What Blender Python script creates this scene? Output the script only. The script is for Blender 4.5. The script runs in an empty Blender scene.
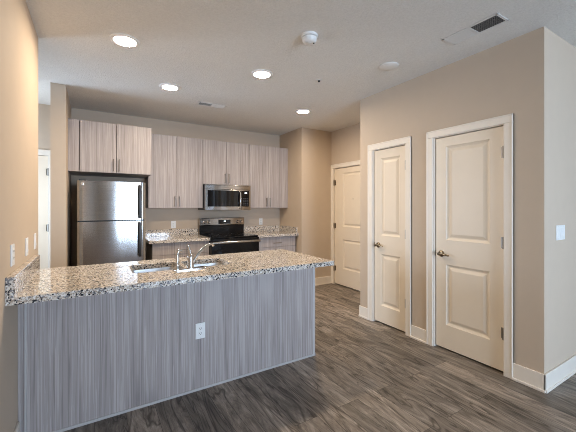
import bpy, bmesh, math, random
from mathutils import Vector, Matrix

random.seed(7)
SC = bpy.context.scene
COL = SC.collection

# ------------------------------------------------------------------ camera
F_PX, CY = 317.19, 206.29
cam_d = bpy.data.cameras.new('camera')
cam_d.sensor_fit = 'HORIZONTAL'
cam_d.sensor_width = 36.0
cam_d.lens = F_PX / 576 * 36
cam_d.shift_y = -(216 - CY) / 576
cam_d.clip_start = 0.02
cam = bpy.data.objects.new('camera', cam_d)
COL.objects.link(cam)
cam.location = (0, 0, 1.374)
cam.rotation_euler = (math.radians(90), 0, math.radians(-31.383))
SC.camera = cam

# ------------------------------------------------------------------ world, daylight, exposure
world = bpy.data.worlds.new('sky')
SC.world = world
world.use_nodes = True
bg = world.node_tree.nodes['Background']
bg.inputs[0].default_value = (0.62, 0.78, 1.0, 1)
bg.inputs[1].default_value = 2.0

SC.view_settings.view_transform = 'Standard'
SC.view_settings.look = 'None'
SC.view_settings.gamma = 1
SC.view_settings.use_curve_mapping = False
SC.cycles.filter_width = 0.9
SC.cycles.denoising_prefilter = 'NONE'
SC.cycles.diffuse_bounces = 8
SC.cycles.max_bounces = 12
SC.view_settings.exposure = 0.85

LED = 168.0            # emission strength of the ceiling lights' diffusers
LED_COL = (1.0, 0.815, 0.605)
DAY_COL = (0.59, 0.765, 1.0)


def daylight(name, loc, size, power, rot):
    d = bpy.data.lights.new(name, 'AREA')
    d.shape = 'RECTANGLE'
    d.size, d.size_y = size
    d.energy = power
    d.color = DAY_COL
    d.spread = math.radians(110)
    o = bpy.data.objects.new(name, d)
    COL.objects.link(o)
    o.location = loc
    o.rotation_euler = rot
    return o


# daylight coming in at the living room windows (behind the camera) and at a window added to light the hall
daylight('window_daylight', (1.75, -3.74, 1.18), (1.9, 2.26), 60, (math.radians(90), 0, 0))
daylight('window_daylight', (4.80, -3.74, 1.18), (0.95, 2.26), 19, (math.radians(90), 0, 0))
daylight('window_daylight', (-2.16, 4.45, 1.45), (0.9, 1.3), 34, (math.radians(90), 0, math.radians(-90)))  # added source out of view, brightens the hall door

# ------------------------------------------------------------------ materials
def new_mat(name):
    m = bpy.data.materials.new(name)
    m.use_nodes = True
    nt = m.node_tree
    return m, nt, nt.nodes['Principled BSDF']


def N(nt, t, **kw):
    n = nt.nodes.new(t)
    for k, v in kw.items():
        setattr(n, k, v)
    return n


def pos_map(nt, scale=(1, 1, 1)):
    g = N(nt, 'ShaderNodeNewGeometry')
    mp = N(nt, 'ShaderNodeMapping')
    mp.inputs['Scale'].default_value = scale
    nt.links.new(g.outputs['Position'], mp.inputs['Vector'])
    return mp.outputs[0]


def noise(nt, vec, scale, detail=2, rough=0.5):
    n = N(nt, 'ShaderNodeTexNoise')
    n.inputs['Scale'].default_value = scale
    n.inputs['Detail'].default_value = detail
    n.inputs['Roughness'].default_value = rough
    nt.links.new(vec, n.inputs['Vector'])
    return n


def ramp(nt, fac, stops, interp='LINEAR'):
    r = N(nt, 'ShaderNodeValToRGB')
    r.color_ramp.interpolation = interp
    e = r.color_ramp.elements
    while len(e) < len(stops):
        e.new(0.5)
    for el, (p, c) in zip(e, stops):
        el.position = p
        el.color = (c[0], c[1], c[2], 1)
    nt.links.new(fac, r.inputs[0])
    return r.outputs[0]


def mix(nt, a, b, fac, blend='MIX'):
    m = N(nt, 'ShaderNodeMix', data_type='RGBA', blend_type=blend)
    for sock, v in ((m.inputs[0], fac), (m.inputs[6], a), (m.inputs[7], b)):
        if hasattr(v, 'is_linked'):
            nt.links.new(v, sock)
        elif isinstance(v, (int, float)):
            sock.default_value = v
        else:
            sock.default_value = (v[0], v[1], v[2], 1)
    return m.outputs[2]


def bump(nt, bsdf, height, strength, dist):
    b = N(nt, 'ShaderNodeBump')
    b.inputs['Strength'].default_value = strength
    b.inputs['Distance'].default_value = dist
    nt.links.new(height, b.inputs['Height'])
    nt.links.new(b.outputs[0], bsdf.inputs['Normal'])


def plain(name, col, rough=0.5, metal=0.0, spec=0.5, vary=0.03, scale=9.0, bmp=0.0, bscale=120, coat=0.0):
    m, nt, b = new_mat(name)
    v = pos_map(nt)
    n = noise(nt, v, scale, 3)
    lo = [c * (1 - vary) for c in col]
    hi = [min(1, c * (1 + vary)) for c in col]
    nt.links.new(ramp(nt, n.outputs[0], [(0.3, lo), (0.7, hi)]), b.inputs['Base Color'])
    b.inputs['Roughness'].default_value = rough
    b.inputs['Metallic'].default_value = metal
    b.inputs['Specular IOR Level'].default_value = spec
    b.inputs['Coat Weight'].default_value = coat
    if bmp:
        n2 = noise(nt, v, bscale, 2)
        bump(nt, b, n2.outputs[0], bmp, 0.004)
    return m


def emit(name, col, s):
    m, nt, b = new_mat(name)
    b.inputs['Base Color'].default_value = (0.8, 0.8, 0.8, 1)
    b.inputs['Emission Color'].default_value = (*col, 1)
    b.inputs['Emission Strength'].default_value = s
    return m


M = {}
M['wall'] = plain('greige_wall_paint', (0.565, 0.464, 0.362), 0.75, vary=0.012, bmp=0.10, bscale=260, spec=0.3)
M['trim'] = plain('white_trim_paint', (0.81, 0.745, 0.655), 0.38, vary=0.01)
M['door'] = plain('white_door_paint', (0.80, 0.70, 0.565), 0.42, vary=0.01)
M['white'] = plain('white_plastic', (0.82, 0.82, 0.80), 0.35, vary=0.01)
M['slot'] = plain('dark_slot', (0.03, 0.03, 0.03), 0.6)
M['nickel'] = plain('satin_nickel', (0.26, 0.235, 0.21), 0.34, 1.0)
M['bronze'] = plain('antique_nickel', (0.30, 0.24, 0.165), 0.22, 1.0)
M['hinge'] = plain('hinge_nickel', (0.30, 0.28, 0.25), 0.38, 1.0)
M['faucet'] = plain('polished_nickel', (0.55, 0.53, 0.51), 0.14, 1.0, vary=0.005)
M['chrome'] = plain('chrome', (0.82, 0.82, 0.82), 0.08, 1.0, vary=0.005)
M['black'] = plain('black_enamel', (0.006, 0.006, 0.007), 0.16, spec=0.3)
M['blackglass'] = plain('black_glass', (0.004, 0.004, 0.005), 0.05, spec=0.4)
M['darkgrey'] = plain('dark_grey_cabinet_steel', (0.022, 0.023, 0.026), 0.4)
M['blackplastic'] = plain('black_plastic', (0.02, 0.02, 0.02), 0.45)
M['interior'] = plain('cabinet_interior_board', (0.40, 0.37, 0.33), 0.6)
M['ceilwhite'] = plain('white_painted_metal', (0.72, 0.71, 0.68), 0.45, vary=0.01)
M['ledtrim'] = plain('white_light_trim', (0.80, 0.78, 0.74), 0.45, vary=0.01)
M['led'] = emit('lit_diffuser', LED_COL, LED)
M['display'] = emit('lit_display', (0.75, 0.92, 1.0), 1.3)

# ceiling: orange-peel texture
m, nt, b = new_mat('textured_ceiling_paint')
v = pos_map(nt)
nt.links.new(ramp(nt, noise(nt, v, 70, 3).outputs[0], [(0.3, (0.72, 0.70, 0.655)), (0.7, (0.78, 0.76, 0.715))]), b.inputs['Base Color'])
b.inputs['Roughness'].default_value = 0.85
b.inputs['Specular IOR Level'].default_value = 0.2
bump(nt, b, noise(nt, v, 95, 3, 0.6).outputs[0], 0.9, 0.007)
M['ceiling'] = m


# laminate with fine streaks running vertically
def laminate(name, lo, mid, hi):
    m, nt, b = new_mat(name)
    v1 = pos_map(nt, (105, 105, 1.5))
    v2 = pos_map(nt, (220, 220, 2.2))
    v3 = pos_map(nt, (14, 14, 0.5))
    n1, n2, n3 = noise(nt, v1, 1, 4, 0.6), noise(nt, v2, 1, 2), noise(nt, v3, 1, 2)
    a = N(nt, 'ShaderNodeMath', operation='ADD')
    s2 = N(nt, 'ShaderNodeMath', operation='MULTIPLY')
    s3 = N(nt, 'ShaderNodeMath', operation='MULTIPLY')
    s2.inputs[1].default_value = 0.45
    s3.inputs[1].default_value = 0.40
    nt.links.new(n2.outputs[0], s2.inputs[0])
    nt.links.new(n3.outputs[0], s3.inputs[0])
    a2 = N(nt, 'ShaderNodeMath', operation='ADD')
    nt.links.new(n1.outputs[0], a.inputs[0])
    nt.links.new(s2.outputs[0], a.inputs[1])
    nt.links.new(a.outputs[0], a2.inputs[0])
    nt.links.new(s3.outputs[0], a2.inputs[1])
    n4 = noise(nt, pos_map(nt, (11, 11, 0.10)), 1, 0)
    thin = ramp(nt, n4.outputs[0], [(0.490, (0, 0, 0)), (0.500, (0.75, 0.75, 0.75)), (0.505, (0.75, 0.75, 0.75)), (0.515, (0, 0, 0))])
    n5 = noise(nt, pos_map(nt, (16, 16, 0.16)), 1, 0)
    dk = ramp(nt, n5.outputs[0], [(0.440, (0, 0, 0)), (0.455, (0.6, 0.6, 0.6)), (0.470, (0, 0, 0))])
    grainc = ramp(nt, a2.outputs[0], [(0.70, lo), (0.86, mid), (0.98, mid), (1.0, hi)])
    grainc = mix(nt, grainc, [c * 0.72 for c in lo], dk)
    nt.links.new(mix(nt, grainc, hi, thin), b.inputs['Base Color'])
    b.inputs['Roughness'].default_value = 0.5
    b.inputs['Specular IOR Level'].default_value = 0.35
    return m


M['laminate'] = laminate('streaked_grey_laminate', (0.250, 0.218, 0.208), (0.362, 0.320, 0.306), (0.45, 0.405, 0.39))
M['edgeband'] = plain('pale_edge_banding', (0.46, 0.44, 0.43), 0.5)

# granite
m, nt, b = new_mat('speckled_granite')
v = pos_map(nt)


def vor(scale):
    n = N(nt, 'ShaderNodeTexVoronoi', feature='F1')
    n.inputs['Scale'].default_value = scale
    nt.links.new(v, n.inputs['Vector'])
    sep = N(nt, 'ShaderNodeSeparateColor')
    nt.links.new(n.outputs['Color'], sep.inputs[0])
    return sep


va, vb = vor(160), vor(95)
base = ramp(nt, va.outputs[0], [(0.0, (0.36, 0.30, 0.245)), (0.22, (0.55, 0.48, 0.405)), (0.55, (0.66, 0.61, 0.54)), (0.80, (0.76, 0.735, 0.70))], 'CONSTANT')
dark = ramp(nt, va.outputs[1], [(0.0, (1, 1, 1)), (0.10, (0, 0, 0))], 'CONSTANT')
base = mix(nt, base, (0.035, 0.035, 0.04), dark)
grey = ramp(nt, vb.outputs[0], [(0.0, (1, 1, 1)), (0.14, (0, 0, 0))], 'CONSTANT')
base = mix(nt, base, (0.22, 0.215, 0.22), grey)
blk = ramp(nt, vb.outputs[1], [(0.0, (1, 1, 1)), (0.045, (0, 0, 0))], 'CONSTANT')
base = mix(nt, base, (0.03, 0.03, 0.035), blk)
nt.links.new(base, b.inputs['Base Color'])
b.inputs['Roughness'].default_value = 0.07
b.inputs['Specular IOR Level'].default_value = 0.65
M['granite'] = m

# plank floor, planks run along y
m, nt, b = new_mat('grey_oak_plank_floor')
g = N(nt, 'ShaderNodeNewGeometry')
mp = N(nt, 'ShaderNodeMapping')
mp.inputs['Rotation'].default_value = (0, 0, math.radians(90))
nt.links.new(g.outputs['Position'], mp.inputs['Vector'])


def brick(c1, c2, mortar):
    br = N(nt, 'ShaderNodeTexBrick')
    br.offset = 0.37
    br.inputs['Color1'].default_value = (*c1, 1)
    br.inputs['Color2'].default_value = (*c2, 1)
    br.inputs['Mortar'].default_value = (*mortar, 1)
    br.inputs['Scale'].default_value = 1.0
    br.inputs['Brick Width'].default_value = 1.22
    br.inputs['Row Height'].default_value = 0.178
    br.inputs['Mortar Size'].default_value = 0.0012
    br.inputs['Mortar Smooth'].default_value = 0.3
    br.inputs['Bias'].default_value = 0.0
    nt.links.new(mp.outputs[0], br.inputs['Vector'])
    return br


tone = brick((0, 0, 0), (1, 1, 1), (0.0, 0.0, 0.0))
# each plank's tone shifts its grain pattern
sepp = N(nt, 'ShaderNodeSeparateXYZ')
nt.links.new(mp.outputs[0], sepp.inputs[0])
mulz = N(nt, 'ShaderNodeMath', operation='MULTIPLY')
mulz.inputs[1].default_value = 37.0
nt.links.new(tone.outputs['Color'], mulz.inputs[0])
comb = N(nt, 'ShaderNodeCombineXYZ')
nt.links.new(sepp.outputs[0], comb.inputs[0])
nt.links.new(sepp.outputs[1], comb.inputs[1])
nt.links.new(mulz.outputs[0], comb.inputs[2])


def grain(sx, sy, detail, rough, dist=0.0):
    q = N(nt, 'ShaderNodeMapping')
    q.inputs['Scale'].default_value = (sx, sy, 1)
    nt.links.new(comb.outputs[0], q.inputs['Vector'])
    n = noise(nt, q.outputs[0], 1, detail, rough)
    n.inputs['Distortion'].default_value = dist
    return n.outputs[0]


fine = grain(4.0, 46, 6, 0.8, 1.5)
broad = grain(1.5, 7.5, 6, 0.74, 2.6)
fl = ramp(nt, broad, [(0.30, (0.070, 0.058, 0.047)), (0.42, (0.160, 0.135, 0.112)), (0.55, (0.270, 0.232, 0.196)), (0.70, (0.430, 0.380, 0.330))])
fd = ramp(nt, fine, [(0.32, (0.52, 0.50, 0.48)), (0.44, (0.88, 0.87, 0.86)), (0.70, (1.14, 1.13, 1.11))])
fl = mix(nt, fl, fd, 1.0, 'MULTIPLY')
streak = grain(0.7, 4.0, 3, 0.55, 1.6)
fs = ramp(nt, streak, [(0.455, (1, 1, 1)), (0.475, (0.40, 0.38, 0.36)), (0.480, (0.40, 0.38, 0.36)), (0.50, (1, 1, 1)), (0.56, (1, 1, 1)), (0.575, (1.25, 1.24, 1.22)), (0.59, (1, 1, 1))])
fl = mix(nt, fl, fs, 1.0, 'MULTIPLY')
ft = ramp(nt, tone.outputs['Color'], [(0.0, (0.66, 0.66, 0.66)), (1.0, (1.32, 1.30, 1.28))])
fl = mix(nt, fl, ft, 1.0, 'MULTIPLY')
fl = mix(nt, fl, (0.03, 0.026, 0.022), tone.outputs['Fac'])
nt.links.new(fl, b.inputs['Base Color'])
b.inputs['Roughness'].default_value = 0.42
b.inputs['Specular IOR Level'].default_value = 0.4
bump(nt, b, fine, 0.12, 0.003)
M['floor'] = m


# brushed stainless
def steel(name, col, rough, axis):
    m, nt, b = new_mat(name)
    tg = N(nt, 'ShaderNodeCombineXYZ')          # across the brushing
    tg.inputs[2 if axis == 0 else 0].default_value = 1.0
    nt.links.new(tg.outputs[0], b.inputs['Tangent'])
    b.inputs['Anisotropic'].default_value = 0.85
    sc = [160.0, 160.0, 160.0]
    sc[axis] = 2.0
    n = noise(nt, pos_map(nt, tuple(sc)), 1, 3)
    nt.links.new(ramp(nt, n.outputs[0], [(0.3, [c * 0.94 for c in col]), (0.7, [min(1, c * 1.05) for c in col])]), b.inputs['Base Color'])
    b.inputs['Metallic'].default_value = 1.0
    b.inputs['Roughness'].default_value = rough
    bump(nt, b, n.outputs[0], 0.05, 0.001)
    return m


M['steel'] = steel('brushed_stainless_steel', (0.45, 0.44, 0.43), 0.18, 0)
M['sinksteel'] = steel('sink_stainless_steel', (0.62, 0.62, 0.62), 0.28, 1)

m, nt, b = new_mat('window_glass')
tr = N(nt, 'ShaderNodeBsdfTransparent')
gl = N(nt, 'ShaderNodeBsdfGlossy')
gl.inputs['Roughness'].default_value = 0.02
mx = N(nt, 'ShaderNodeMixShader')
mx.inputs[0].default_value = 0.06
nt.links.new(tr.outputs[0], mx.inputs[1])
nt.links.new(gl.outputs[0], mx.inputs[2])
nt.links.new(mx.outputs[0], nt.nodes['Material Output'].inputs[0])
M['glass'] = m


# ------------------------------------------------------------------ mesh helpers
def BM():
    return bmesh.new()


def box(bm, x0, x1, y0, y1, z0, z1, bev=0.0, seg=2):
    t = bmesh.new()
    bmesh.ops.create_cube(t, size=1)
    for v in t.verts:
        v.co = Vector(((x0 + x1) / 2 + v.co.x * (x1 - x0), (y0 + y1) / 2 + v.co.y * (y1 - y0), (z0 + z1) / 2 + v.co.z * (z1 - z0)))
    if bev:
        bmesh.ops.bevel(t, geom=t.edges[:], offset=bev, segments=seg, affect='EDGES', profile=0.5)
    merge(bm, t)
    return bm


def merge(bm, t, mat=None):
    me = bpy.data.meshes.new('tmp')
    t.to_mesh(me)
    t.free()
    if mat is not None:
        me.transform(mat)
    bm.from_mesh(me)
    bpy.data.meshes.remove(me)


def lathe(bm, prof, c=(0, 0, 0), axis='z', n=32, cap=True):
    """prof: list of (radius, height) along the axis"""
    t = bmesh.new()
    rings = []
    for r, h in prof:
        if r < 1e-6:
            rings.append([t.verts.new((0, 0, h))])
        else:
            rings.append([t.verts.new((r * math.cos(2 * math.pi * k / n), r * math.sin(2 * math.pi * k / n), h)) for k in range(n)])
    for a, b_ in zip(rings, rings[1:]):
        for k in range(n):
            k2 = (k + 1) % n
            if len(a) == 1 and len(b_) == 1:
                continue
            if len(a) == 1:
                t.faces.new((a[0], b_[k], b_[k2]))
            elif len(b_) == 1:
                t.faces.new((a[k], a[k2], b_[0]))
            else:
                t.faces.new((a[k], a[k2], b_[k2], b_[k]))
    if cap:
        if len(rings[0]) > 1:
            t.faces.new(rings[0][::-1])
        if len(rings[-1]) > 1:
            t.faces.new(rings[-1])
    bmesh.ops.recalc_face_normals(t, faces=t.faces[:])
    R = Matrix.Identity(4)
    if axis == 'x':
        R = Matrix.Rotation(math.radians(90), 4, 'Y')
    elif axis == '-x':
        R = Matrix.Rotation(math.radians(-90), 4, 'Y')
    elif axis == '-y':
        R = Matrix.Rotation(math.radians(90), 4, 'X')
    elif axis == 'y':
        R = Matrix.Rotation(math.radians(-90), 4, 'X')
    elif axis == '-z':
        R = Matrix.Rotation(math.radians(180), 4, 'X')
    merge(bm, t, Matrix.Translation(c) @ R)
    return bm


def tube(bm, pts, rad, n=12):
    """pts: list of points; rad: radius or list of radii"""
    pts = [Vector(p) for p in pts]
    if not isinstance(rad, (list, tuple)):
        rad = [rad] * len(pts)
    t = bmesh.new()
    rings = []
    up = Vector((0.123, 0.31, 0.94)).normalized()
    for i, p in enumerate(pts):
        d = (pts[min(i + 1, len(pts) - 1)] - pts[max(i - 1, 0)]).normalized()
        if abs(d.dot(up)) > 0.95:
            up = Vector((0.9, 0.3, 0.1)).normalized()
        s = d.cross(up).normalized()
        u = s.cross(d).normalized()
        up = u
        rings.append([t.verts.new(p + rad[i] * (math.cos(2 * math.pi * k / n) * s + math.sin(2 * math.pi * k / n) * u)) for k in range(n)])
    for a, b_ in zip(rings, rings[1:]):
        for k in range(n):
            t.faces.new((a[k], a[(k + 1) % n], b_[(k + 1) % n], b_[k]))
    t.faces.new(rings[0][::-1])
    t.faces.new(rings[-1])
    bmesh.ops.recalc_face_normals(t, faces=t.faces[:])
    merge(bm, t)
    return bm


def spline(ctrl, n=8):
    P = [Vector(p) for p in ctrl]
    P = [2 * P[0] - P[1]] + P + [2 * P[-1] - P[-2]]
    out = []
    for i in range(1, len(P) - 2):
        for k in range(n):
            t = k / n
            out.append(0.5 * ((2 * P[i]) + (P[i + 1] - P[i - 1]) * t + (2 * P[i - 1] - 5 * P[i] + 4 * P[i + 1] - P[i + 2]) * t * t + (-P[i - 1] + 3 * P[i] - 3 * P[i + 1] + P[i + 2]) * t ** 3))
    out.append(P[-2])
    return out


def rrect(x0, x1, y0, y1, r, n=6):
    out = []
    for cx, cy, a0 in ((x1 - r, y0 + r, -90), (x1 - r, y1 - r, 0), (x0 + r, y1 - r, 90), (x0 + r, y0 + r, 180)):
        for k in range(n + 1):
            a = math.radians(a0 + 90 * k / n)
            out.append((cx + r * math.cos(a), cy + r * math.sin(a)))
    return out


def slab_with_holes(bm, outer, holes, z0, z1, bev=0.004):
    t = bmesh.new()
    edges = []
    for loop in [outer] + holes:
        vs = [t.verts.new((x, y, z1)) for x, y in loop]
        edges += [t.edges.new((vs[i], vs[(i + 1) % len(vs)])) for i in range(len(vs))]
    bmesh.ops.triangle_fill(t, edges=edges, use_beauty=True)
    for f in t.faces:
        if f.normal.z < 0:
            f.normal_flip()
    rim = [e for e in t.edges if e.is_boundary]
    r = bmesh.ops.extrude_face_region(t, geom=t.faces[:])
    for v in [g_ for g_ in r['geom'] if isinstance(g_, bmesh.types.BMVert)]:
        v.co.z = z0
    bmesh.ops.recalc_face_normals(t, faces=t.faces[:])
    if bev:
        top = [e for e in t.edges if all(abs(v.co.z - z1) < 1e-6 for v in e.verts) and any(abs(f.normal.z) < 0.5 for f in e.link_faces)]
        bmesh.ops.bevel(t, geom=top, offset=bev, segments=2, affect='EDGES', profile=0.5)
    merge(bm, t)
    return bm


# ------------------------------------------------------------------ object helpers
def obj(name, bm, mat, parent=None, label=None, smooth=False, world_coords=True):
    if parent is not None and world_coords:
        off = Vector(parent.location)
        p = parent.parent
        while p is not None:
            off += Vector(p.location)
            p = p.parent
        for v in bm.verts:
            v.co -= off
    me = bpy.data.meshes.new(name)
    bm.to_mesh(me)
    bm.free()
    mats = mat if isinstance(mat, (list, tuple)) else [mat]
    for q in mats:
        me.materials.append(M[q])
    if smooth:
        for p in me.polygons:
            p.use_smooth = True
        try:
            me.set_sharp_from_angle(angle=math.radians(38))
        except Exception:
            pass
    o = bpy.data.objects.new(name, me)
    COL.objects.link(o)
    if parent is not None:
        o.parent = parent
    if label:
        o['label'] = label
    return o


def tag(o, label, cat, group=None, kind=None):
    o['label'] = label
    o['category'] = cat
    if group:
        o['group'] = group
    if kind:
        o['kind'] = kind
    return o


def thing(name, loc, label, cat, group=None, kind=None, rotz=0):
    o = bpy.data.objects.new(name, None)
    o.empty_display_size = 0.05
    COL.objects.link(o)
    o.location = loc
    o.rotation_euler = (0, 0, rotz)
    return tag(o, label, cat, group, kind)


def struct(name, bm, mat, label, cat):
    return tag(obj(name, bm, mat), label, cat, kind='structure')


def dup(root, loc, label, rotz=None):
    r = root.copy()
    COL.objects.link(r)
    r.location = loc
    if rotz is not None:
        r.rotation_euler = (0, 0, rotz)
    r['label'] = label
    for ch in list(root.children):
        c = ch.copy()
        COL.objects.link(c)
        c.parent = r
        for g_ in list(ch.children):
            d = g_.copy()
            COL.objects.link(d)
            d.parent = c
    return r


# ------------------------------------------------------------------ room shell
H = 2.7055
XL, XR, XE, XS = -0.38, 2.84, 3.62, 2.98      # left wall, door wall, entry wall, kitchen side wall
YR0, YR1, YC, YB = 1.0156, 2.917, 4.444, 5.19
YF, XF = -3.6, 5.6
HX = -2.0
T = 0.12

struct('floor', box(BM(), HX - T, XF + T, YF - T, YB + T, -0.05, 0), 'floor', 'grey-brown wood plank floor', 'floor')
struct('ceiling', box(BM(), HX - T, XF + T, YF - T, YB + T, H, H + 0.1), 'ceiling', 'pale textured ceiling with round lights', 'ceiling')
struct('wall_left', box(BM(), XL - T, XL, YF, 3.172, 0, H), 'wall', 'warm beige wall along the left edge of the picture', 'wall')

# wall with the two closet doors (each door sits in a recess)
D2 = (1.295, 1.905)
D1 = (2.245, 2.700)
DZ = 2.032
J = 0.006
REC = 0.085
bm = BM()
box(bm, XR + REC, XR + T + 0.02, YR0 + T, YR1, 0, H)
ys = [YR0, D2[0] - J - 0.018, D2[1] + J + 0.018, D1[0] - J - 0.018, D1[1] + J + 0.018, YR1]
for a, b_ in ((0, 1), (2, 3), (4, 5)):
    box(bm, XR, XR + REC, ys[a], ys[b_], 0, H)
for a, b_ in ((1, 2), (3, 4)):
    box(bm, XR, XR + REC, ys[a], ys[b_], DZ + J + 0.018, H)
struct('wall_right', bm, 'wall', 'greige wall holding the two white closet doors', 'wall')
struct('wall_return', box(BM(), XR + REC, XF, YR0, YR0 + T, 0, H), 'wall', 'grey-lit wall with a light switch at the right edge of the picture', 'wall')
struct('wall_nook', box(BM(), XR + 0.1, XE + T, YR1 - T, YR1, 0, H), 'wall', 'wall behind the closets, facing the entry nook', 'wall')
# entry wall with recess for the door
DE = (3.452, 4.366)
bm = BM()
box(bm, XE + REC, XE + T + 0.02, YR1 - T, YC, 0, H)
box(bm, XE, XE + REC, YR1 - T, DE[0] - J - 0.018, 0, H)
box(bm, XE, XE + REC, DE[1] + J + 0.018, YC, 0, H)
box(bm, XE, XE + REC, DE[0] - J - 0.018, DE[1] + J + 0.018, DZ + J + 0.018, H)
struct('wall_entry', bm, 'wall', 'beige wall around the entry door in the nook', 'wall')
struct('wall_corner', box(BM(), XS, XE + T, YC, YB + T, 0, H), 'wall', 'beige wall corner between kitchen cabinets and entry door', 'wall')
# back wall with recess for hall door at the left
DH = (-1.285, -0.523)
bm = BM()
box(bm, HX - T, XS, YB + REC, YB + T + 0.02, 0, H)
box(bm, HX - T, DH[0] - J - 0.018, YB, YB + REC, 0, H)
box(bm, DH[1] + J + 0.018, XS, YB, YB + REC, 0, H)
box(bm, DH[0] - J - 0.018, DH[1] + J + 0.018, YB, YB + REC, DZ + J + 0.018, H)
struct('wall_back', bm, 'wall', 'back kitchen wall behind the cabinets and range', 'wall')
struct('wall_stub', box(BM(), -0.404, -0.268, 4.235, YB, 0, H), 'wall', 'narrow beige wall end just left of the refrigerator', 'wall')
struct('wall_hall', box(BM(), HX, XL - T, 3.172 - T, 3.172, 0, H), 'wall', 'near wall of the side hall behind the left wall', 'wall')
# hall end wall with an unseen window opening, added to let daylight in
bm = BM()
w0, w1, z0, z1 = 4.0, 4.9, 0.8, 2.1
box(bm, HX - T, HX, 3.172 - T, w0, 0, H)
box(bm, HX - T, HX, w1, YB, 0, H)
box(bm, HX - T, HX, w0, w1, 0, z0)
box(bm, HX - T, HX, w0, w1, z1, H)
struct('wall_hall_end', bm, 'wall', 'end wall of the side hall with an added window', 'wall')
# living room walls behind the camera
WIN = [(0.80, 2.70), (4.325, 5.275)]
WZ = (0.05, 2.32)
bm = BM()
xs = [XL - T, WIN[0][0], WIN[0][1], WIN[1][0], WIN[1][1], XF + T]
for a, b_ in ((0, 1), (2, 3), (4, 5)):
    box(bm, xs[a], xs[b_], YF - T, YF, 0, H)
for a, b_ in WIN:
    box(bm, a, b_, YF - T, YF, 0, WZ[0])
    box(bm, a, b_, YF - T, YF, WZ[1], H)
struct('wall_front', bm, 'wall', 'living room wall with two tall windows', 'wall')
struct('wall_far_right', box(BM(), XF, XF + T, YF, YR0 + T, 0, H), 'wall', 'far right living room wall', 'wall')


def window(name, a, b_, z0, z1, at, axis, label):
    w = thing(name, ((a + b_) / 2, at, z0) if axis == 'y' else (at, (a + b_) / 2, z0), label, 'window', kind='structure')
    fr, pn = BM(), BM()

    def bb(bm, u0, u1, v0, v1, d0, d1, bev=0.004):
        if axis == 'y':
            box(bm, u0, u1, at + d0, at + d1, v0, v1, bev)
        else:
            box(bm, at + d0, at + d1, u0, u1, v0, v1, bev)
    e = 0.05
    bb(fr, a, a + e, z0, z1, -0.08, -0.02)
    bb(fr, b_ - e, b_, z0, z1, -0.08, -0.02)
    bb(fr, a, b_, z0, z0 + e, -0.08, -0.02)
    bb(fr, a, b_, z1 - e, z1, -0.08, -0.02)
    mid = (a + b_) / 2
    bb(fr, mid - 0.03, mid + 0.03, z0, z1, -0.08, -0.02)
    zm = (z0 + z1) / 2
    bb(fr, a, b_, zm - 0.02, zm + 0.02, -0.08, -0.02)
    bb(pn, a + 0.01, b_ - 0.01, z0 + 0.01, z1 - 0.01, -0.052, -0.048, 0)
    obj('window_frame', fr, 'trim', w)
    obj('pane', pn, 'glass', w)
    return w


window('window_1', *WIN[0], *WZ, YF, 'y', 'left tall window of the living room')
window('window_2', *WIN[1], *WZ, YF, 'y', 'right tall window of the living room')
window('added_hall_window', w0, w1, z0, z1, HX, 'x', 'small unseen window added to light the side hall')


# ------------------------------------------------------------------ baseboards
def baseboard(name, segs, label):
    """segs: (x0, y0, x1, y1, nx, ny): foot line of the wall and its outward normal"""
    bm = BM()
    for x0, y0, x1, y1, nx, ny in segs:
        for t_, h0, h1, bv in ((0.013, 0.0, 0.134, 0.004), (0.022, 0.0, 0.020, 0.004)):
            xa, xb = sorted((x0, x1))
            ya, yb = sorted((y0, y1))
            if nx:
                xa, xb = sorted((x0, x0 + nx * t_))
            else:
                ya, yb = sorted((y0, y0 + ny * t_))
            box(bm, xa, xb, ya, yb, h0, h1, bv)
    return struct(name, bm, 'trim', label, 'baseboard')


baseboard('baseboard_right', [(XR, YR0 - 0.013, XR, D2[0] - 0.075, -1, 0), (XR, D2[1] + 0.075, XR, D1[0] - 0.072, -1, 0), (XR, D1[1] + 0.072, XR, YR1 + 0.013, -1, 0)],
          'white baseboard pieces beside the two closet doors')
baseboard('baseboard_return', [(XR - 0.013, YR0, XF, YR0, 0, -1)], 'white baseboard at the right edge below the switch')
baseboard('baseboard_corner', [(XS, YC, XE, YC, 0, -1), (XS, YC - 0.013, XS, 4.575, -1, 0)], 'white baseboard on the wall corner beside the entry door')
baseboard('baseboard_nook', [(XR, YR1, XE, YR1, 0, 1)], 'white baseboard behind the closets')
baseboard('baseboard_left', [(XL, YF, XL, 2.368, 1, 0), (XL, 2.96, XL, 3.185, 1, 0)], 'white baseboard at the foot of the left wall')
baseboard('baseboard_stub', [(-0.404, 4.235, -0.268, 4.235, 0, -1)], 'white baseboard on the wall end left of the refrigerator')
baseboard('baseboard_front', [(XL, YF, XF, YF, 0, 1)], 'white baseboard below the living room windows')


# ------------------------------------------------------------------ doors
def quad_loops(bm, P, rects, flip=False):
    """nested rectangles (u0,u1,v0,v1,d): bridge one to the next, fill the last"""
    rings = []
    for u0, u1, v0, v1, d in rects:
        rings.append([bm.verts.new(P(u, v, d)) for u, v in ((u0, v0), (u1, v0), (u1, v1), (u0, v1))])
    for a, b_ in zip(rings, rings[1:]):
        for k in range(4):
            bm.faces.new((a[k], a[(k + 1) % 4], b_[(k + 1) % 4], b_[k]))
    bm.faces.new(rings[-1])


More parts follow.
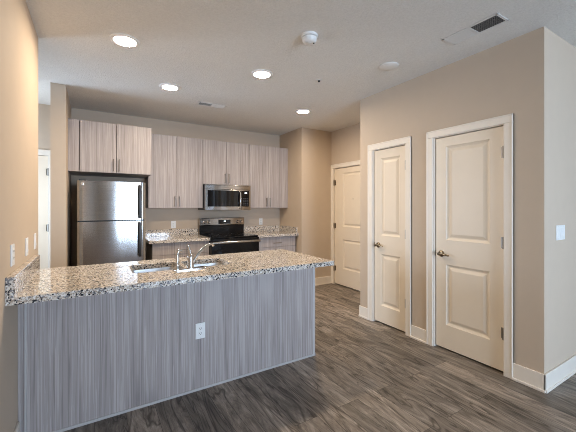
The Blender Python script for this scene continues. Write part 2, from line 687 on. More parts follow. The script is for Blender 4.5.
def panel_door(name, P, u0, u1, panels, hinge_u, handle_u, handle_dir, label, hinge_z=(0.334, 1.075, 1.816), zbot=0.020, handle=True, peephole=False, casing=0.068, far_casing=None):
    """P(u, v, d): point on the wall, d out of the wall. A two-panel moulded door."""
    base = P((u0 + u1) / 2, 0, 0)
    t = thing(name, base, label, 'door', kind='structure')
    FD, TH = -0.020, 0.035
    v0, v1 = zbot, DZ
    bm = BM()
    # front skin: strips round the panels
    pu0, pu1 = panels[0][0], panels[0][1]
    cuts_v = [v0, panels[1][2], panels[1][3], panels[0][2], panels[0][3], v1]
    def q(a, b_, c, d):
        bm.faces.new([bm.verts.new(P(u, v, FD)) for u, v in ((a, c), (b_, c), (b_, d), (a, d))])
    q(u0, pu0, v0, v1)
    q(pu1, u1, v0, v1)
    q(pu0, pu1, cuts_v[0], cuts_v[1])
    q(pu0, pu1, cuts_v[2], cuts_v[3])
    q(pu0, pu1, cuts_v[4], cuts_v[5])
    for (a, b_, c, d) in panels:
        rects = []
        for ins, dep in ((0, 0), (0.004, -0.006), (0.020, -0.015), (0.028, -0.015), (0.052, -0.004), (0.056, -0.003)):
            rects.append((a + ins, b_ - ins, c + ins, d - ins, FD + dep))
        quad_loops(bm, P, rects)
    # sides and back
    c = [(u0, v0), (u1, v0), (u1, v1), (u0, v1)]
    f_ = [bm.verts.new(P(u, v, FD)) for u, v in c]
    k_ = [bm.verts.new(P(u, v, FD - TH)) for u, v in c]
    for i in range(4):
        bm.faces.new((f_[i], f_[(i + 1) % 4], k_[(i + 1) % 4], k_[i]))
    bm.faces.new(k_)
    bmesh.ops.remove_doubles(bm, verts=bm.verts[:], dist=1e-5)
    bmesh.ops.recalc_face_normals(bm, faces=bm.faces[:])
    obj('door_slab', bm, 'door', t)
    # frame: jambs and casing
    def pb(bm, a, b_, c, d, d0, d1, bev=0.0):
        A, B = P(a, c, d0), P(b_, d, d1)
        box(bm, *sorted((A[0], B[0])), *sorted((A[1], B[1])), *sorted((A[2], B[2])), bev)
    bm = BM()
    g = J
    lo, hi = u0 - g, u1 + g
    pb(bm, lo - 0.018, lo, 0, DZ + g + 0.018, -REC, 0.002)
    pb(bm, hi, hi + 0.018, 0, DZ + g + 0.018, -REC, 0.002)
    pb(bm, lo, hi, DZ + g, DZ + g + 0.018, -REC, 0.002)
    # door stop
    pb(bm, lo, lo + 0.012, 0, DZ + g, -REC, FD - TH - 0.001)
    pb(bm, hi - 0.012, hi, 0, DZ + g, -REC, FD - TH - 0.001)
    pb(bm, lo, hi, DZ - 0.008, DZ + g, -REC, FD - TH - 0.001)
    r = 0.005
    fc = casing if far_casing is None else far_casing
    for a, b_ in ((lo - r - casing, lo - r), (hi + r, hi + r + fc)):
        pb(bm, a, b_, 0, DZ + g + r, 0, 0.015, 0.004)
    pb(bm, lo - r - casing, hi + r + fc, DZ + g + r, DZ + g + r + casing, 0, 0.0155, 0.004)
    # raised outer back-band
    for a, b_ in ((lo - r - casing, lo - r - casing + 0.014), (hi + r + fc - 0.014, hi + r + fc)):
        pb(bm, a, b_, 0, DZ + g + r + casing, 0, 0.019, 0.004)
    pb(bm, lo - r - casing, hi + r + fc, DZ + g + r + casing - 0.014, DZ + g + r + casing, 0, 0.019, 0.004)
    obj('door_frame', bm, 'trim', t)
    # hinges
    for z in hinge_z:
        bm = BM()
        s = 1 if hinge_u > (u0 + u1) / 2 else -1
        A = P(hinge_u + s * 0.003, 0, 0)
        lathe(bm, [(0.0065, 0), (0.0065, 0.09)], (*P(hinge_u + s * 0.003, 0, 0.0)[:2], z - 0.045), 'z', 12)
        lathe(bm, [(0.004, -0.005), (0.0075, -0.002), (0.0075, 0.092), (0.004, 0.096)], (*P(hinge_u + s * 0.003, 0, 0.0)[:2], z - 0.045), 'z', 12)
        pb(bm, hinge_u - s * 0.020, hinge_u + s * 0.004, z - 0.044, z + 0.044, FD - 0.001, FD + 0.0025)
        obj('hinge', bm, 'bronze' if peephole else 'hinge', t, smooth=True)
    if handle:
        hb = BM()
        hz = 0.918
        ctr = P(handle_u, hz, FD)
        out = (Vector(P(handle_u, hz, 1)) - Vector(P(handle_u, hz, 0)))
        ax = '-x' if abs(out.x) > 0.5 else '-y'
        lathe(hb, [(0.031, 0), (0.031, 0.006), (0.026, 0.011), (0.013, 0.013), (0.012, 0.045), (0.014, 0.052), (0.010, 0.058), (0, 0.058)], ctr, ax, 24)
        hd = obj('door_handle', hb, 'bronze', t, 'antique nickel door handle', smooth=True)
        lb = BM()
        pts = []
        for k in range(9):
            s_ = k / 8
            pts.append(P(handle_u + handle_dir * (0.105 * s_), hz + 0.006 * math.sin(s_ * 5.0), FD + 0.047 + 0.004 * math.sin(s_ * 3.1)))
        tube(lb, pts, [0.010, 0.0115, 0.011, 0.010, 0.009, 0.009, 0.0085, 0.008, 0.006], 10)
        obj('lever', lb, 'bronze', hd, smooth=True)
        lt = BM()
        pb(lt, handle_u - handle_dir * 0.062, handle_u - handle_dir * 0.057, hz - 0.028, hz + 0.028, FD - 0.025, FD + 0.001)
        obj('latch_plate', lt, 'bronze', t)
    if peephole:
        pbm = BM()
        ctr = P((u0 + u1) / 2, 1.495, FD - 0.004)
        lathe(pbm, [(0.008, 0), (0.008, 0.006), (0.005, 0.0075), (0, 0.0075)], ctr, '-x', 16)
        obj('peephole', pbm, 'bronze', t, 'small round peephole')
    return t


PR = lambda u, v, d: (XR - d, u, v)
PE = lambda u, v, d: (XE - d, u, v)
PH = lambda u, v, d: (u, YB - d, v)
panel_door('door_1', PR, *D1, [(2.330, 2.605, 1.034, 1.932), (2.330, 2.605, 0.217, 0.818)], D1[0], 2.640, -1,
           'narrow white two-panel closet door, the one farther from the camera')
panel_door('door_2', PR, *D2, [(1.405, 1.797, 1.055, 1.945), (1.405, 1.797, 0.243, 0.820)], D2[0], 1.843, -1,
           'wider white two-panel closet door nearest the right edge')
panel_door('door_3', PE, *DE, [(3.660, 4.160, 1.026, 1.945), (3.660, 4.160, 0.300, 0.805)], DE[1], 3.512, 1,
           'cream entry door with a peephole, partly hidden behind the wall corner', hinge_z=(0.283, 1.031, 1.790), zbot=0.016, peephole=True, far_casing=0.066)
panel_door('door_4', PH, *DH, [(-1.168, -0.648, 1.040, 1.940), (-1.168, -0.648, 0.230, 0.820)], DH[1], -1.223, 1,
           'bright white hall door seen left of the refrigerator', hinge_z=(0.334, 1.090, 1.824))


# ------------------------------------------------------------------ cabinets
def pull(parent, x, y, z, vertical=True, L=0.128):
    """bar pull on a front facing -y; (x, y, z) is its centre on the front"""
    bm = BM()
    h = L / 2
    if vertical:
        a, b_ = (x, y - 0.028, z - h - 0.012), (x, y - 0.028, z + h + 0.012)
        posts = [(x, z - h), (x, z + h)]
    else:
        a, b_ = (x - h - 0.012, y - 0.028, z), (x + h + 0.012, y - 0.028, z)
        posts = [(x - h, z), (x + h, z)]
    tube(bm, [a, b_], 0.0058, 12)
    for px, pz in posts:
        tube(bm, [(px, y, pz), (px, y - 0.028, pz)], 0.0045, 10)
    return obj('handle', bm, 'nickel', parent, smooth=True)


def wall_cabinet(x0, x1, z0, z1, yf, label, split, filler=0.0):
    """upper cabinet, doors facing -y; yf = face of the doors"""
    t = thing('wall_cabinet', ((x0 + x1) / 2, YB, z0), label, 'cabinet', 'wall cabinets')
    DT = 0.019
    bm = BM()
    s = 0.018
    yb0 = yf + DT + 0.002
    box(bm, x0, x0 + s, yb0, YB, z0, z1)
    box(bm, x1 - s, x1, yb0, YB, z0, z1)
    box(bm, x0 + s, x1 - s, yb0, YB, z0, z0 + s)
    box(bm, x0 + s, x1 - s, yb0, YB, z1 - s, z1)
    box(bm, x0 + s, x1 - s, YB - 0.012, YB, z0 + s, z1 - s)
    obj('carcass', bm, 'laminate', t)
    if filler:
        obj('filler_panel', box(BM(), x0, x0 + filler - 0.004, yf + 0.004, yb0, z0, z1, 0.001), 'laminate', t)
    g = 0.0026
    for k, (a, b_) in enumerate(((x0 + filler, split), (split, x1))):
        d = obj('door', box(BM(), a + g, b_ - g, yf, yf + DT, z0 + 0.001, z1 - 0.001, 0.0015), 'laminate', t)
        pull(d, split - 0.032 if k == 0 else split + 0.032, yf, z0 + 0.098)
    return t


ZB, ZT, YU = 1.348, 2.416, 4.885
wall_cabinet(-0.268, 0.650, 1.793, ZT, 4.555, 'streaked grey wall cabinet mounted above the refrigerator', 0.237, 0.113)
wall_cabinet(0.652, 1.434, ZB, ZT, YU, 'tall streaked grey wall cabinet between refrigerator and microwave', 1.045)
wall_cabinet(1.436, 2.216, 1.722, ZT, YU, 'short streaked grey wall cabinet directly above the microwave', 1.822)
wall_cabinet(2.218, 2.978, ZB, ZT, YU, 'tall streaked grey wall cabinet right of the microwave', 2.575)


def base_cabinet(x0, x1, label, fronts_split):
    yf = 4.580
    t = thing('base_cabinet', ((x0 + x1) / 2, YB, 0), label, 'cabinet', 'base cabinets')
    DT = 0.019
    bm = BM()
    s = 0.018
    yb0 = yf + DT + 0.002
    ztop = 0.874
    box(bm, x0, x0 + s, yb0, YB - 0.03, 0.10, ztop)
    box(bm, x1 - s, x1, yb0, YB - 0.03, 0.10, ztop)
    box(bm, x0 + s, x1 - s, yb0, YB - 0.03, 0.10, 0.118)
    box(bm, x0 + s, x1 - s, yb0, YB - 0.03, ztop - s, ztop)
    box(bm, x0 + s, x1 - s, YB - 0.042, YB - 0.03, 0.118, ztop - s)
    obj('carcass', bm, 'laminate', t)
    obj('toe_kick', box(BM(), x0, x1, yf + 0.075, yf + 0.095, 0, 0.10), 'blackplastic', t)
    g = 0.0026
    d = obj('drawer', box(BM(), x0 + g, x1 - g, yf, yf + DT, 0.704, ztop - 0.006, 0.0015), 'laminate', t)
    pull(d, (x0 + x1) / 2, yf, 0.770, vertical=False)
    for k, (a, b_) in enumerate(((x0, fronts_split), (fronts_split, x1))):
        d = obj('door', box(BM(), a + g, b_ - g, yf, yf + DT, 0.104, 0.700, 0.0015), 'laminate', t)
        pull(d, fronts_split - 0.032 if k == 0 else fronts_split + 0.032, yf, 0.600)
    return t


base_cabinet(0.660, 1.440, 'grey base cabinet between refrigerator and range', 1.05)
base_cabinet(2.215, 2.945, 'grey base cabinet with a drawer right of the range', 2.58)


def back_counter(x0, x1, label, side_splash):
    t = thing('countertop', ((x0 + x1) / 2, YB, 0.876), label, 'countertop', 'granite countertops')
    obj('slab', slab_with_holes(BM(), [(x0, 4.535), (x1, 4.535), (x1, YB), (x0, YB)], [], 0.876, 0.914), 'granite', t)
    bm = box(BM(), x0, x1 - (0.02 if side_splash else 0), YB - 0.020, YB, 0.914, 1.016, 0.002)
    obj('backsplash', bm, 'granite', t)
    if side_splash:
        obj('side_splash', box(BM(), x1 - 0.020, x1, 4.572, YB, 0.914, 1.016, 0.002), 'granite', t)
    return t


back_counter(0.615, 1.440, 'speckled granite countertop left of the range', False)
back_counter(2.213, 2.980, 'speckled granite countertop right of the range, with a side splash', True)

# ------------------------------------------------------------------ island / breakfast bar
YP, XP = 2.370, 1.734
isl = thing('kitchen_island', (0.7, 2.65, 0), 'long breakfast bar base with a streaked grey panel facing the room', 'island')
obj('back_panel', box(BM(), -0.345, XP - 0.004, YP, YP + 0.019, 0.012, 0.875), 'laminate', isl)
obj('edge_strip', box(BM(), XP - 0.020, XP + 0.003, YP - 0.003, YP + 0.022, 0.012, 0.875, 0.002), 'edgeband', isl, 'pale edge strip')
obj('edge_strip', box(BM(), -0.348, -0.338, YP - 0.003, YP + 0.004, 0.012, 0.875, 0.001), 'edgeband', isl, 'pale edge strip')
obj('filler_strip', box(BM(), XL, -0.347, YP + 0.016, YP + 0.030, 0.0, 0.875), 'laminate', isl)
obj('base_strip', box(BM(), -0.345, XP + 0.007, YP - 0.007, YP, 0, 0.018, 0.002), 'edgeband', isl, 'pale strip along the floor')
obj('end_panel', box(BM(), XP - 0.019, XP, YP + 0.019, 2.905, 0.0, 0.875), 'laminate', isl)
obj('end_base_strip', box(BM(), XP, XP + 0.007, YP - 0.007, 2.905, 0, 0.018, 0.002), 'edgeband', isl)
bm = BM()
box(bm, XL, XP - 0.019, YP + 0.030, YP + 0.040, 0, 0.875)
box(bm, XL, XP - 0.019, YP + 0.040, 2.84, 0.10, 0.118)
for x in (XL, 0.15, 1.02, XP - 0.037):
    box(bm, x, x + 0.018, YP + 0.040, 2.885, 0.10, 0.875)
obj('carcass', bm, 'interior', isl)
obj('toe_kick', box(BM(), XL, XP - 0.019, 2.80, 2.82, 0, 0.10), 'blackplastic', isl)
xsn = [XL, 0.155, 0.590, 1.025, 1.370, XP - 0.019]
for k in range(5):
    a, b_ = xsn[k], xsn[k + 1]
    d = obj('door', box(BM(), a + 0.002, b_ - 0.002, 2.886, 2.905, 0.104, 0.870, 0.0015), 'laminate', isl)
    bm = BM()
    hx = b_ - 0.035 if k % 2 else a + 0.035
    tube(bm, [(hx, 2.933, 0.66), (hx, 2.933, 0.80)], 0.0058)
    tube(bm, [(hx, 2.905, 0.67), (hx, 2.933, 0.67)], 0.0045)
    tube(bm, [(hx, 2.905, 0.79), (hx, 2.933, 0.79)], 0.0045)
    obj('handle', bm, 'nickel', d, smooth=True)

ct = thing('countertop', (0.67, 2.5, 0.876), 'long speckled granite bar top with the sink cut into it', 'countertop', 'granite countertops')
B1 = (0.228, 0.575)
B2 = (0.607, 0.955)
SY = (2.400, 2.745)
obj('slab', slab_with_holes(BM(), [(XL, 2.082), (1.728, 2.082), (1.728, 2.945), (XL, 2.945)],
                            [rrect(*B1, *SY, 0.045)[::-1], rrect(*B2, *SY, 0.045)[::-1]], 0.876, 0.914), 'granite', ct)
obj('side_splash', box(BM(), XL, XL + 0.036, 2.082, 2.945, 0.914, 1.018, 0.002), 'granite', ct)

# sink: two undermount bowls
sk = thing('sink', (0.59, 2.57, 0.70), 'stainless steel double-bowl sink set under the granite bar top', 'sink')


def bowl(x0, x1):
    bm = BM()
    rings = []
    for ins, z, r in ((-0.020, 0.8755, 0.055), (-0.004, 0.8755, 0.045), (-0.002, 0.870, 0.045), (0.004, 0.73, 0.05), (0.014, 0.712, 0.05), (0.035, 0.704, 0.05)):
        pts = rrect(x0 + ins, x1 - ins, SY[0] + ins, SY[1] - ins, r)
        rings.append([bm.verts.new((x, y, z)) for x, y in pts])
    n = len(rings[0])
    for a, b_ in zip(rings, rings[1:]):
        for k in range(n):
            bm.faces.new((a[k], a[(k + 1) % n], b_[(k + 1) % n], b_[k]))
    bm.faces.new(rings[-1])
    bmesh.ops.recalc_face_normals(bm, faces=bm.faces[:])
    for f in bm.faces:
        f.normal_flip()
    o = obj('bowl', bm, 'sinksteel', sk, smooth=True)
    dr = lathe(BM(), [(0.056, 0.704), (0.055, 0.7065), (0.042, 0.7065), (0.038, 0.700), (0, 0.700)], ((x0 + x1) / 2, (SY[0] + SY[1]) / 2, 0), 'z', 24, cap=False)
    obj('drain', dr, 'chrome', o, smooth=True)


bowl(*B1)
bowl(*B2)

# faucet
fx, fy = 0.597, 2.345
fa = thing('faucet', (fx, fy, 0.914), 'shiny metal kitchen faucet with a raised lever and low curved spout', 'faucet')
bm = BM()
t_ = bmesh.new()
pts = rrect(0.470, 0.725, fy - 0.027, fy + 0.027, 0.026)
lo_ = [t_.verts.new((x, y, 0.914)) for x, y in pts]
mi_ = [t_.verts.new((x, y, 0.921)) for x, y in pts]
hi_ = [t_.verts.new((fx + (x - fx) * 0.95, fy + (y - fy) * 0.8, 0.926)) for x, y in pts]
for a, b_ in ((lo_, mi_), (mi_, hi_)):
    for k in range(len(pts)):
        t_.faces.new((a[k], a[(k + 1) % len(pts)], b_[(k + 1) % len(pts)], b_[k]))
t_.faces.new(lo_[::-1])
t_.faces.new(hi_)
merge(bm, t_)
obj('base_plate', bm, 'faucet', fa, smooth=True)
obj('body', lathe(BM(), [(0.026, 0.926), (0.025, 0.934), (0.0225, 0.95), (0.0225, 1.005), (0.020, 1.018), (0.012, 1.026), (0, 1.028)], (fx, fy, 0), 'z', 24), 'faucet', fa, smooth=True)
bm = BM()
tube(bm, spline([(fx, fy, 1.015), (fx - 0.004, fy - 0.004, 1.045), (fx - 0.012, fy - 0.006, 1.075), (fx - 0.020, fy - 0.008, 1.096)], 5),
     [0.012, 0.0115, 0.011, 0.0105, 0.010, 0.0095, 0.009, 0.0088, 0.0085, 0.0085, 0.0085, 0.0085, 0.0085, 0.0085, 0.008, 0.006], 12)
obj('lever', bm, 'faucet', fa, smooth=True)
bm = BM()
sp = spline([(fx + 0.012, fy + 0.004, 0.950), (fx + 0.048, fy + 0.016, 1.005), (fx + 0.098, fy + 0.036, 1.052), (fx + 0.150, fy + 0.056, 1.078), (fx + 0.182, fy + 0.068, 1.080), (fx + 0.196, fy + 0.074, 1.066)], 6)
tube(bm, sp, [0.0125 - 0.003 * min(1, i / 18) for i in range(len(sp))], 14)
obj('spout', bm, 'faucet', fa, smooth=True)
# side sprayer
sx, sy = 0.505, 2.345
sr = thing('sink_sprayer', (sx, sy, 0.924), 'small metal side sprayer standing left of the faucet', 'sprayer')
obj('holder', lathe(BM(), [(0.022, 0.9262), (0.021, 0.935), (0.017, 0.942), (0.016, 0.955), (0, 0.955)], (sx, sy, 0), 'z', 20), 'faucet', sr, smooth=True)
obj('spray_head', tube(BM(), spline([(sx, sy, 0.950), (sx, sy, 1.000), (sx + 0.001, sy, 1.036), (sx + 0.010, sy, 1.053), (sx + 0.030, sy + 0.003, 1.056)], 5),
                       [0.0135] * 5 + [0.012] * 5 + [0.0125] * 5 + [0.012] * 6, 14), 'faucet', sr, smooth=True)

# ------------------------------------------------------------------ refrigerator
fr = thing('refrigerator', (0.19, 4.75, 0), 'stainless top-freezer refrigerator standing in the cabinet alcove', 'refrigerator')
FX0, FX1 = -0.172, 0.556
obj('body', box(BM(), FX0 + 0.004, FX1 - 0.004, 4.470, 5.15, 0.025, 1.668, 0.006), 'darkgrey', fr)


def fridge_door(name, z0, z1):
    """door with a front slightly bowed in plan"""
    bm = BM()
    n = 24
    prof = []
    for k in range(n + 1):
        s = k / n
        u = 2 * s - 1
        y = 4.400 - 0.010 * (1 - u * u) + 0.012 * max(0, abs(u) - 0.93) / 0.07
        prof.append((FX0 + s * (FX1 - FX0), y))
    prof += [(FX1, 4.462), (FX0, 4.462)]
    lo = [bm.verts.new((x, y, z0)) for x, y in prof]
    hi = [bm.verts.new((x, y, z1)) for x, y in prof]
    m_ = len(prof)
    for k in range(m_):
        bm.faces.new((lo[k], lo[(k + 1) % m_], hi[(k + 1) % m_], hi[k]))
    bm.faces.new(lo[::-1])
    bm.faces.new(hi)
    bmesh.ops.recalc_face_normals(bm, faces=bm.faces[:])
    return obj(name, bm, 'steel', fr, smooth=True)


def fridge_handle(door, z0, z1):
    bm = BM()
    x = 0.486
    box(bm, x - 0.015, x + 0.015, 4.338, 4.356, z0, z1, 0.006, 3)
    h = obj('handle', bm, 'darkgrey', door, 'dark bar handle', smooth=True)
    for z in (z0 + 0.012, z1 - 0.042):
        obj('bracket', box(BM(), x - 0.012, x + 0.012, 4.352, 4.396, z, z + 0.030, 0.004), 'steel', h)


d1 = fridge_door('freezer_door', 1.206, 1.675)
d2 = fridge_door('refrigerator_door', 0.110, 1.192)
fridge_handle(d1, 1.222, 1.640)
fridge_handle(d2, 0.745, 1.176)
obj('badge', lathe(BM(), [(0.017, 0), (0.017, 0.003), (0.014, 0.004), (0, 0.004)], (-0.120, 4.398, 1.638), '-y', 24), 'chrome', d1, 'small round metal badge', smooth=True)
obj('door_gasket', box(BM(), FX0 + 0.012, FX1 - 0.012, 4.462, 4.470, 0.12, 1.665), 'blackplastic', fr)
obj('toe_grille', box(BM(), FX0 + 0.01, FX1 - 0.01, 4.43, 4.47, 0.022, 0.100, 0.003), 'blackplastic', fr)
obj('hinge_cap', box(BM(), FX0 + 0.015, FX0 + 0.085, 4.41, 4.50, 1.6685, 1.690, 0.005), 'darkgrey', fr)
for x in (FX0 + 0.06, FX1 - 0.06):
    for y in (4.52, 5.08):
        obj('foot', lathe(BM(), [(0.022, 0), (0.022, 0.012), (0.012, 0.014), (0.012, 0.03)], (x, y, 0), 'z', 16), 'blackplastic', fr)

# ------------------------------------------------------------------ microwave (over the range)
mw = thing('microwave', (1.80, YB, 1.310), 'stainless over-the-range microwave with a dark glass door', 'microwave')
MX0, MX1, MZ0, MZ1, MY = 1.412, 2.190, 1.312, 1.716, 4.790
MX0, MX1 = 1.440, 2.200
obj('body', box(BM(), MX0, MX1, MY + 0.034, YB, MZ0 + 0.004, MZ1, 0.003), 'black', mw)
md = thing  # (name kept short below)
dx1 = MX1 - 0.165
dr = obj('door', box(BM(), MX0, dx1 + 0.0, MY, MY + 0.032, MZ0 + 0.002, MZ1 - 0.078, 0.004), 'steel', mw)
obj('window', box(BM(), MX0 + 0.040, dx1 - 0.003, MY - 0.003, MY + 0.002, MZ0 + 0.058, MZ1 - 0.092, 0.001), 'blackglass', dr)
bm = BM()
hx = dx1 - 0.030
tube(bm, spline([(hx, MY - 0.004, MZ0 + 0.035), (hx, MY - 0.034, MZ0 + 0.065), (hx, MY - 0.045, MZ0 + 0.165), (hx, MY - 0.034, MZ0 + 0.265), (hx, MY - 0.004, MZ0 + 0.300)], 7), 0.011, 14)
obj('handle', bm, 'chrome', dr, 'bright bowed handle', smooth=True)
cp = obj('control_panel', box(BM(), dx1 + 0.002, MX1, MY, MY + 0.032, MZ0 + 0.002, MZ1 - 0.078, 0.004), 'steel', mw)
obj('key_panel', box(BM(), dx1 + 0.004, MX1 - 0.030, MY - 0.003, MY + 0.002, MZ0 + 0.058, MZ1 - 0.092, 0.001), 'blackglass', cp)
obj('display', box(BM(), dx1 + 0.058, dx1 + 0.098, MY - 0.0045, MY - 0.002, MZ1 - 0.138, MZ1 - 0.116), 'display', cp, 'small lit clock display')
for i in range(5):
    for j in range(3):
        x = dx1 + 0.026 + j * 0.034
        z = MZ0 + 0.075 + i * 0.026
        obj('button', box(BM(), x, x + 0.026, MY - 0.0042, MY - 0.002, z, z + 0.015), 'darkgrey', cp)
vg = obj('top_grille', box(BM(), MX0, MX1, MY, MY + 0.032, MZ1 - 0.075, MZ1, 0.004), 'steel', mw)
bm = BM()
for k in range(2):
    z = MZ1 - 0.012 - k * 0.009
    box(bm, MX0 + 0.03, MX1 - 0.03, MY - 0.001, MY + 0.003, z, z + 0.003)
obj('vent_slots', bm, 'blackplastic', vg)

# ------------------------------------------------------------------ range
rg = thing('range', (1.82, 4.85, 0), 'stainless and black freestanding electric range under the microwave', 'range')
RX0, RX1, RY = 1.445, 2.207, 4.520
obj('body', box(BM(), RX0, RX1, RY + 0.03, 5.15, 0.04, 0.898, 0.003), 'black', rg)
ck = obj('cooktop', box(BM(), RX0 - 0.002, RX1 + 0.002, RY, 5.09, 0.898, 0.920, 0.005), 'blackglass', rg)
for x, y, r in ((1.63, 4.68, 0.105), (2.03, 4.68, 0.085), (1.63, 4.95, 0.080), (2.03, 4.95, 0.105)):
    obj('burner_ring', lathe(BM(), [(r - 0.004, 0.9200), (r - 0.004, 0.9206), (r, 0.9206), (r, 0.9200)], (x, y, 0), 'z', 40, cap=False), 'darkgrey', ck)
bg_ = obj('backguard', box(BM(), RX0, RX1, 5.085, 5.160, 0.915, 1.062, 0.004), 'black', rg)
bm = box(BM(), RX0 - 0.003, RX1 + 0.003, 5.065, 5.160, 1.062, 1.182, 0.010, 3)
cf = obj('control_fascia', bm, 'steel', rg)
obj('display_panel', box(BM(), 1.745, 1.955, 5.0625, 5.070, 1.083, 1.150, 0.001), 'blackglass', cf)
obj('display', box(BM(), 1.838, 1.872, 5.0613, 5.0630, 1.116, 1.134), 'display', cf, 'small lit clock display')
for x in (1.512, 1.588, 2.080, 2.152):
    k = obj('knob', lathe(BM(), [(0.026, 0), (0.026, 0.004), (0.021, 0.007), (0.019, 0.026), (0.016, 0.030), (0, 0.030)], (x, 5.065, 1.118), '-y', 24), 'chrome', cf, smooth=True)
    obj('pointer', box(BM(), x - 0.002, x + 0.002, 5.033, 5.036, 1.122, 1.136), 'slot', k)
od = obj('oven_door', box(BM(), RX0, RX1, RY - 0.028, RY + 0.028, 0.270, 0.892, 0.004), 'black', rg)
obj('window', box(BM(), RX0 + 0.09, RX1 - 0.09, RY - 0.0305, RY - 0.026, 0.42, 0.70, 0.001), 'blackglass', od)
bm = BM()
tube(bm, [(RX0 + 0.004, RY - 0.075, 0.842), (RX1 - 0.004, RY - 0.075, 0.842)], 0.019, 16)
hd = obj('handle', bm, 'steel', od, 'stainless bar handle', smooth=True)
for x in (RX0 + 0.055, RX1 - 0.055):
    obj('bracket', tube(BM(), [(x, RY - 0.028, 0.842), (x, RY - 0.065, 0.842)], 0.010, 10), 'steel', hd, smooth=True)
obj('drawer', box(BM(), RX0, RX1, RY - 0.026, RY + 0.028, 0.060, 0.262, 0.004), 'black', rg)
for x in (RX0 + 0.05, RX1 - 0.05):
    for y in (4.60, 5.08):
        obj('foot', lathe(BM(), [(0.02, 0), (0.02, 0.012), (0.012, 0.014), (0.012, 0.045)], (x, y, 0), 'z', 16), 'blackplastic', rg)


# ------------------------------------------------------------------ ceiling things
def ceiling_light(loc, label):
    t = thing('ceiling_light', loc, label, 'light', 'round recessed ceiling lights')
    bm = lathe(BM(), [(0.112, 0), (0.112, -0.004), (0.106, -0.009), (0.083, -0.0105), (0.080, -0.004), (0.080, 0)], (0, 0, 0), 'z', 48, cap=False)
    bmesh.ops.recalc_face_normals(bm, faces=bm.faces[:])
    obj('trim_ring', bm, 'ledtrim', t, smooth=True, world_coords=False)
    bm = lathe(BM(), [(0.080, -0.0045), (0.05, -0.0060), (0, -0.0065)], (0, 0, 0), '-z' if False else 'z', 48, cap=False)
    obj('diffuser', bm, 'led', t, 'lit round diffuser', smooth=True, world_coords=False)
    return t


cl = ceiling_light((0.209, 2.856, H), 'lit round ceiling light nearest the left wall, biggest in view')
dup(cl, (0.719, 3.708, H), 'lit round ceiling light above the refrigerator side of the kitchen')
dup(cl, (1.439, 2.862, H), 'lit round ceiling light over the right half of the bar')
dup(cl, (2.500, 3.690, H), 'lit round ceiling light in front of the wall corner, farthest right')

sd = thing('smoke_detector', (1.430, 2.022, H), 'white round smoke detector on the ceiling', 'smoke detector')
obj('base', lathe(BM(), [(0.064, 0), (0.064, -0.016), (0.061, -0.019), (0, -0.019)], (1.430, 2.022, H), 'z', 40), 'white', sd, smooth=True)
obj('cover', lathe(BM(), [(0.050, -0.0185), (0.058, -0.024), (0.056, -0.042), (0.048, -0.056), (0.036, -0.061), (0, -0.063)], (1.430, 2.022, H), 'z', 40), 'white', sd, smooth=True)
obj('status_light', lathe(BM(), [(0.006, -0.061), (0.006, -0.065), (0, -0.066)], (1.456, 2.002, H), 'z', 12), 'slot', sd)
obj('test_button', lathe(BM(), [(0.014, -0.061), (0.014, -0.0655), (0, -0.066)], (1.421, 2.017, H), 'z', 20), 'ceilwhite', sd)

sk2 = thing('ceiling_sprinkler', (2.021, 2.685, H), 'tiny sprinkler head in the ceiling between smoke detector and lights', 'sprinkler')
obj('escutcheon', lathe(BM(), [(0.034, 0), (0.033, -0.004), (0.018, -0.007), (0, -0.007)], (2.021, 2.685, H), 'z', 28), 'ceilwhite', sk2, smooth=True)
obj('sprinkler_head', lathe(BM(), [(0.011, -0.007), (0.011, -0.012), (0.006, -0.013), (0.006, -0.016), (0.013, -0.017), (0.013, -0.019), (0, -0.0195)], (2.021, 2.685, H), 'z', 20), 'slot', sk2)

cd = lathe(BM(), [(0.088, 0), (0.088, -0.006), (0.080, -0.012), (0.030, -0.015), (0, -0.015)], (0, 0, 0), 'z', 40)
c = obj('ceiling_cover_plate', cd, 'ceilwhite', smooth=True)
c.location = (2.386, 2.071, H)
tag(c, 'plain round blank disc on the ceiling near the door wall', 'cover plate')


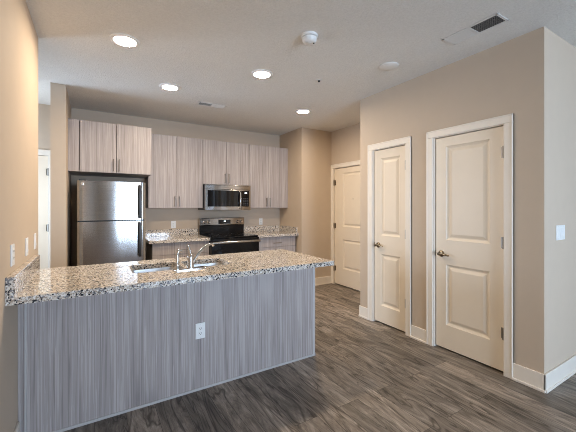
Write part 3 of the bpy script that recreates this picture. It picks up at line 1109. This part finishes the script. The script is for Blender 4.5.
def vent(cx, cy, w, l, along, label, dark):
    """ceiling register, long side along x or y; two banks of louvres"""
    t = thing('ceiling_vent', (cx, cy, H), label, 'vent', 'ceiling air vents')

    def bb(bm, a0, a1, b0, b1, z0, z1, bev=0.0):
        if along == 'y':
            box(bm, cx + b0, cx + b1, cy + a0, cy + a1, H + z0, H + z1, bev)
        else:
            box(bm, cx + a0, cx + a1, cy + b0, cy + b1, H + z0, H + z1, bev)
    fm = BM()
    e = 0.017
    hl, hw = l / 2, w / 2
    bb(fm, -hl, -hl + e, -hw, hw, -0.006, 0, 0.002)
    bb(fm, hl - e, hl, -hw, hw, -0.006, 0, 0.002)
    bb(fm, -hl, hl, -hw, -hw + e, -0.006, 0, 0.002)
    bb(fm, -hl, hl, hw - e, hw, -0.006, 0, 0.002)
    bb(fm, -0.008, 0.008, -hw + e, hw - e, -0.006, 0)
    obj('frame', fm, 'ceilwhite', t)
    bk = BM()
    bb(bk, -hl + e, hl - e, -hw + e, hw - e, -0.0012, 0)
    obj('duct_backing', bk, 'slot', t)
    ns = max(3, round((w - 2 * e) / 0.0125))
    for bank in (-1, 1):
        sm = BM()
        a0, a1 = (-hl + e, -0.008) if bank < 0 else (0.008, hl - e)
        for k in range(ns):
            b0 = -hw + e + (k + 0.5) * (w - 2 * e) / ns
            q = bmesh.new()
            bmesh.ops.create_cube(q, size=1)
            ang = math.radians(30 * bank * dark)
            S = Matrix.Diagonal(((a1 - a0), 0.0085, 0.0008, 1))
            R = Matrix.Rotation(ang, 4, 'X')
            Tm = Matrix.Translation(((a0 + a1) / 2, b0, -0.0048))
            W = Tm @ R @ S
            if along == 'y':
                W = Matrix.Rotation(math.radians(90), 4, 'Z') @ W
            W = Matrix.Translation((cx, cy, H)) @ W
            merge(sm, q, W)
        obj('louvre_bank', sm, 'ceilwhite', t)
    return t


vent(2.446, 1.315, 0.165, 0.410, 'y', 'white rectangular ceiling vent above the closet doors', 1)
vent(1.316, 4.085, 0.130, 0.360, 'x', 'narrow white ceiling vent in front of the kitchen cabinets', -1)


# ------------------------------------------------------------------ outlets and switches
def plate(loc, rotz, label, cat, kind, gangs=1, group='wall outlets and switches'):
    """built facing -y at the origin, then turned"""
    w = 0.072 + 0.046 * (gangs - 1)
    t = thing({'outlet': 'wall_outlet', 'switch': 'light_switch'}[kind], (0, 0, 0), label, cat, group)
    obj('cover_plate', box(BM(), -w / 2, w / 2, -0.006, 0, -0.058, 0.058, 0.0025), 'white', t)
    for g in range(gangs):
        x = (g - (gangs - 1) / 2) * 0.046
        if kind == 'outlet':
            ob = obj('receptacle', box(BM(), x - 0.017, x + 0.017, -0.0085, -0.005, -0.034, 0.034, 0.0015), 'white', t)
            for z in (-0.018, 0.018):
                sm = BM()
                box(sm, x - 0.008, x - 0.006, -0.0092, -0.008, z - 0.002, z + 0.007)
                box(sm, x + 0.006, x + 0.008, -0.0092, -0.008, z - 0.002, z + 0.007)
                box(sm, x - 0.002, x + 0.002, -0.0092, -0.008, z - 0.010, z - 0.006)
                obj('socket_slots', sm, 'slot', ob)
        else:
            rk = box(BM(), x - 0.016, x + 0.016, -0.0095, -0.004, -0.033, 0.033, 0.0015)
            for v in rk.verts:
                if v.co.y < -0.007 and v.co.z > 0:
                    v.co.y += 0.0025
            obj('rocker', rk, 'white', t)
    for g in range(gangs):
        for z in (-0.048, 0.048):
            obj('screw', lathe(BM(), [(0.003, 0), (0.003, 0.0008), (0, 0.001)], ((g - (gangs - 1) / 2) * 0.046, -0.0058, z), '-y', 10), 'ceilwhite', t)
    t.location = loc
    t.rotation_euler = (0, 0, rotz)
    return t


plate((0.675, YP, 0.443), 0, 'white outlet in the middle of the bar panel', 'outlet', 'outlet')
plate((1.057, YB, 1.087), 0, 'white outlet on the back wall between refrigerator and range', 'outlet', 'outlet')
plate((2.583, YB, 1.097), 0, 'white outlet on the back wall right of the range', 'outlet', 'outlet')
R90 = math.radians(90)
plate((XL, 2.232, 1.112), R90, 'nearest white plate on the left wall above the bar, an outlet', 'outlet', 'outlet')
plate((XL, 2.656, 1.110), R90, 'middle one of three white switch plates on the left wall', 'switch', 'switch')
plate((XL, 2.990, 1.115), R90, 'white switch plate on the left wall nearest the wall end', 'switch', 'switch')
plate((3.125, YR0, 1.168), 0, 'wide white switch plate on the wall at the right edge', 'switch', 'switch', gangs=3)
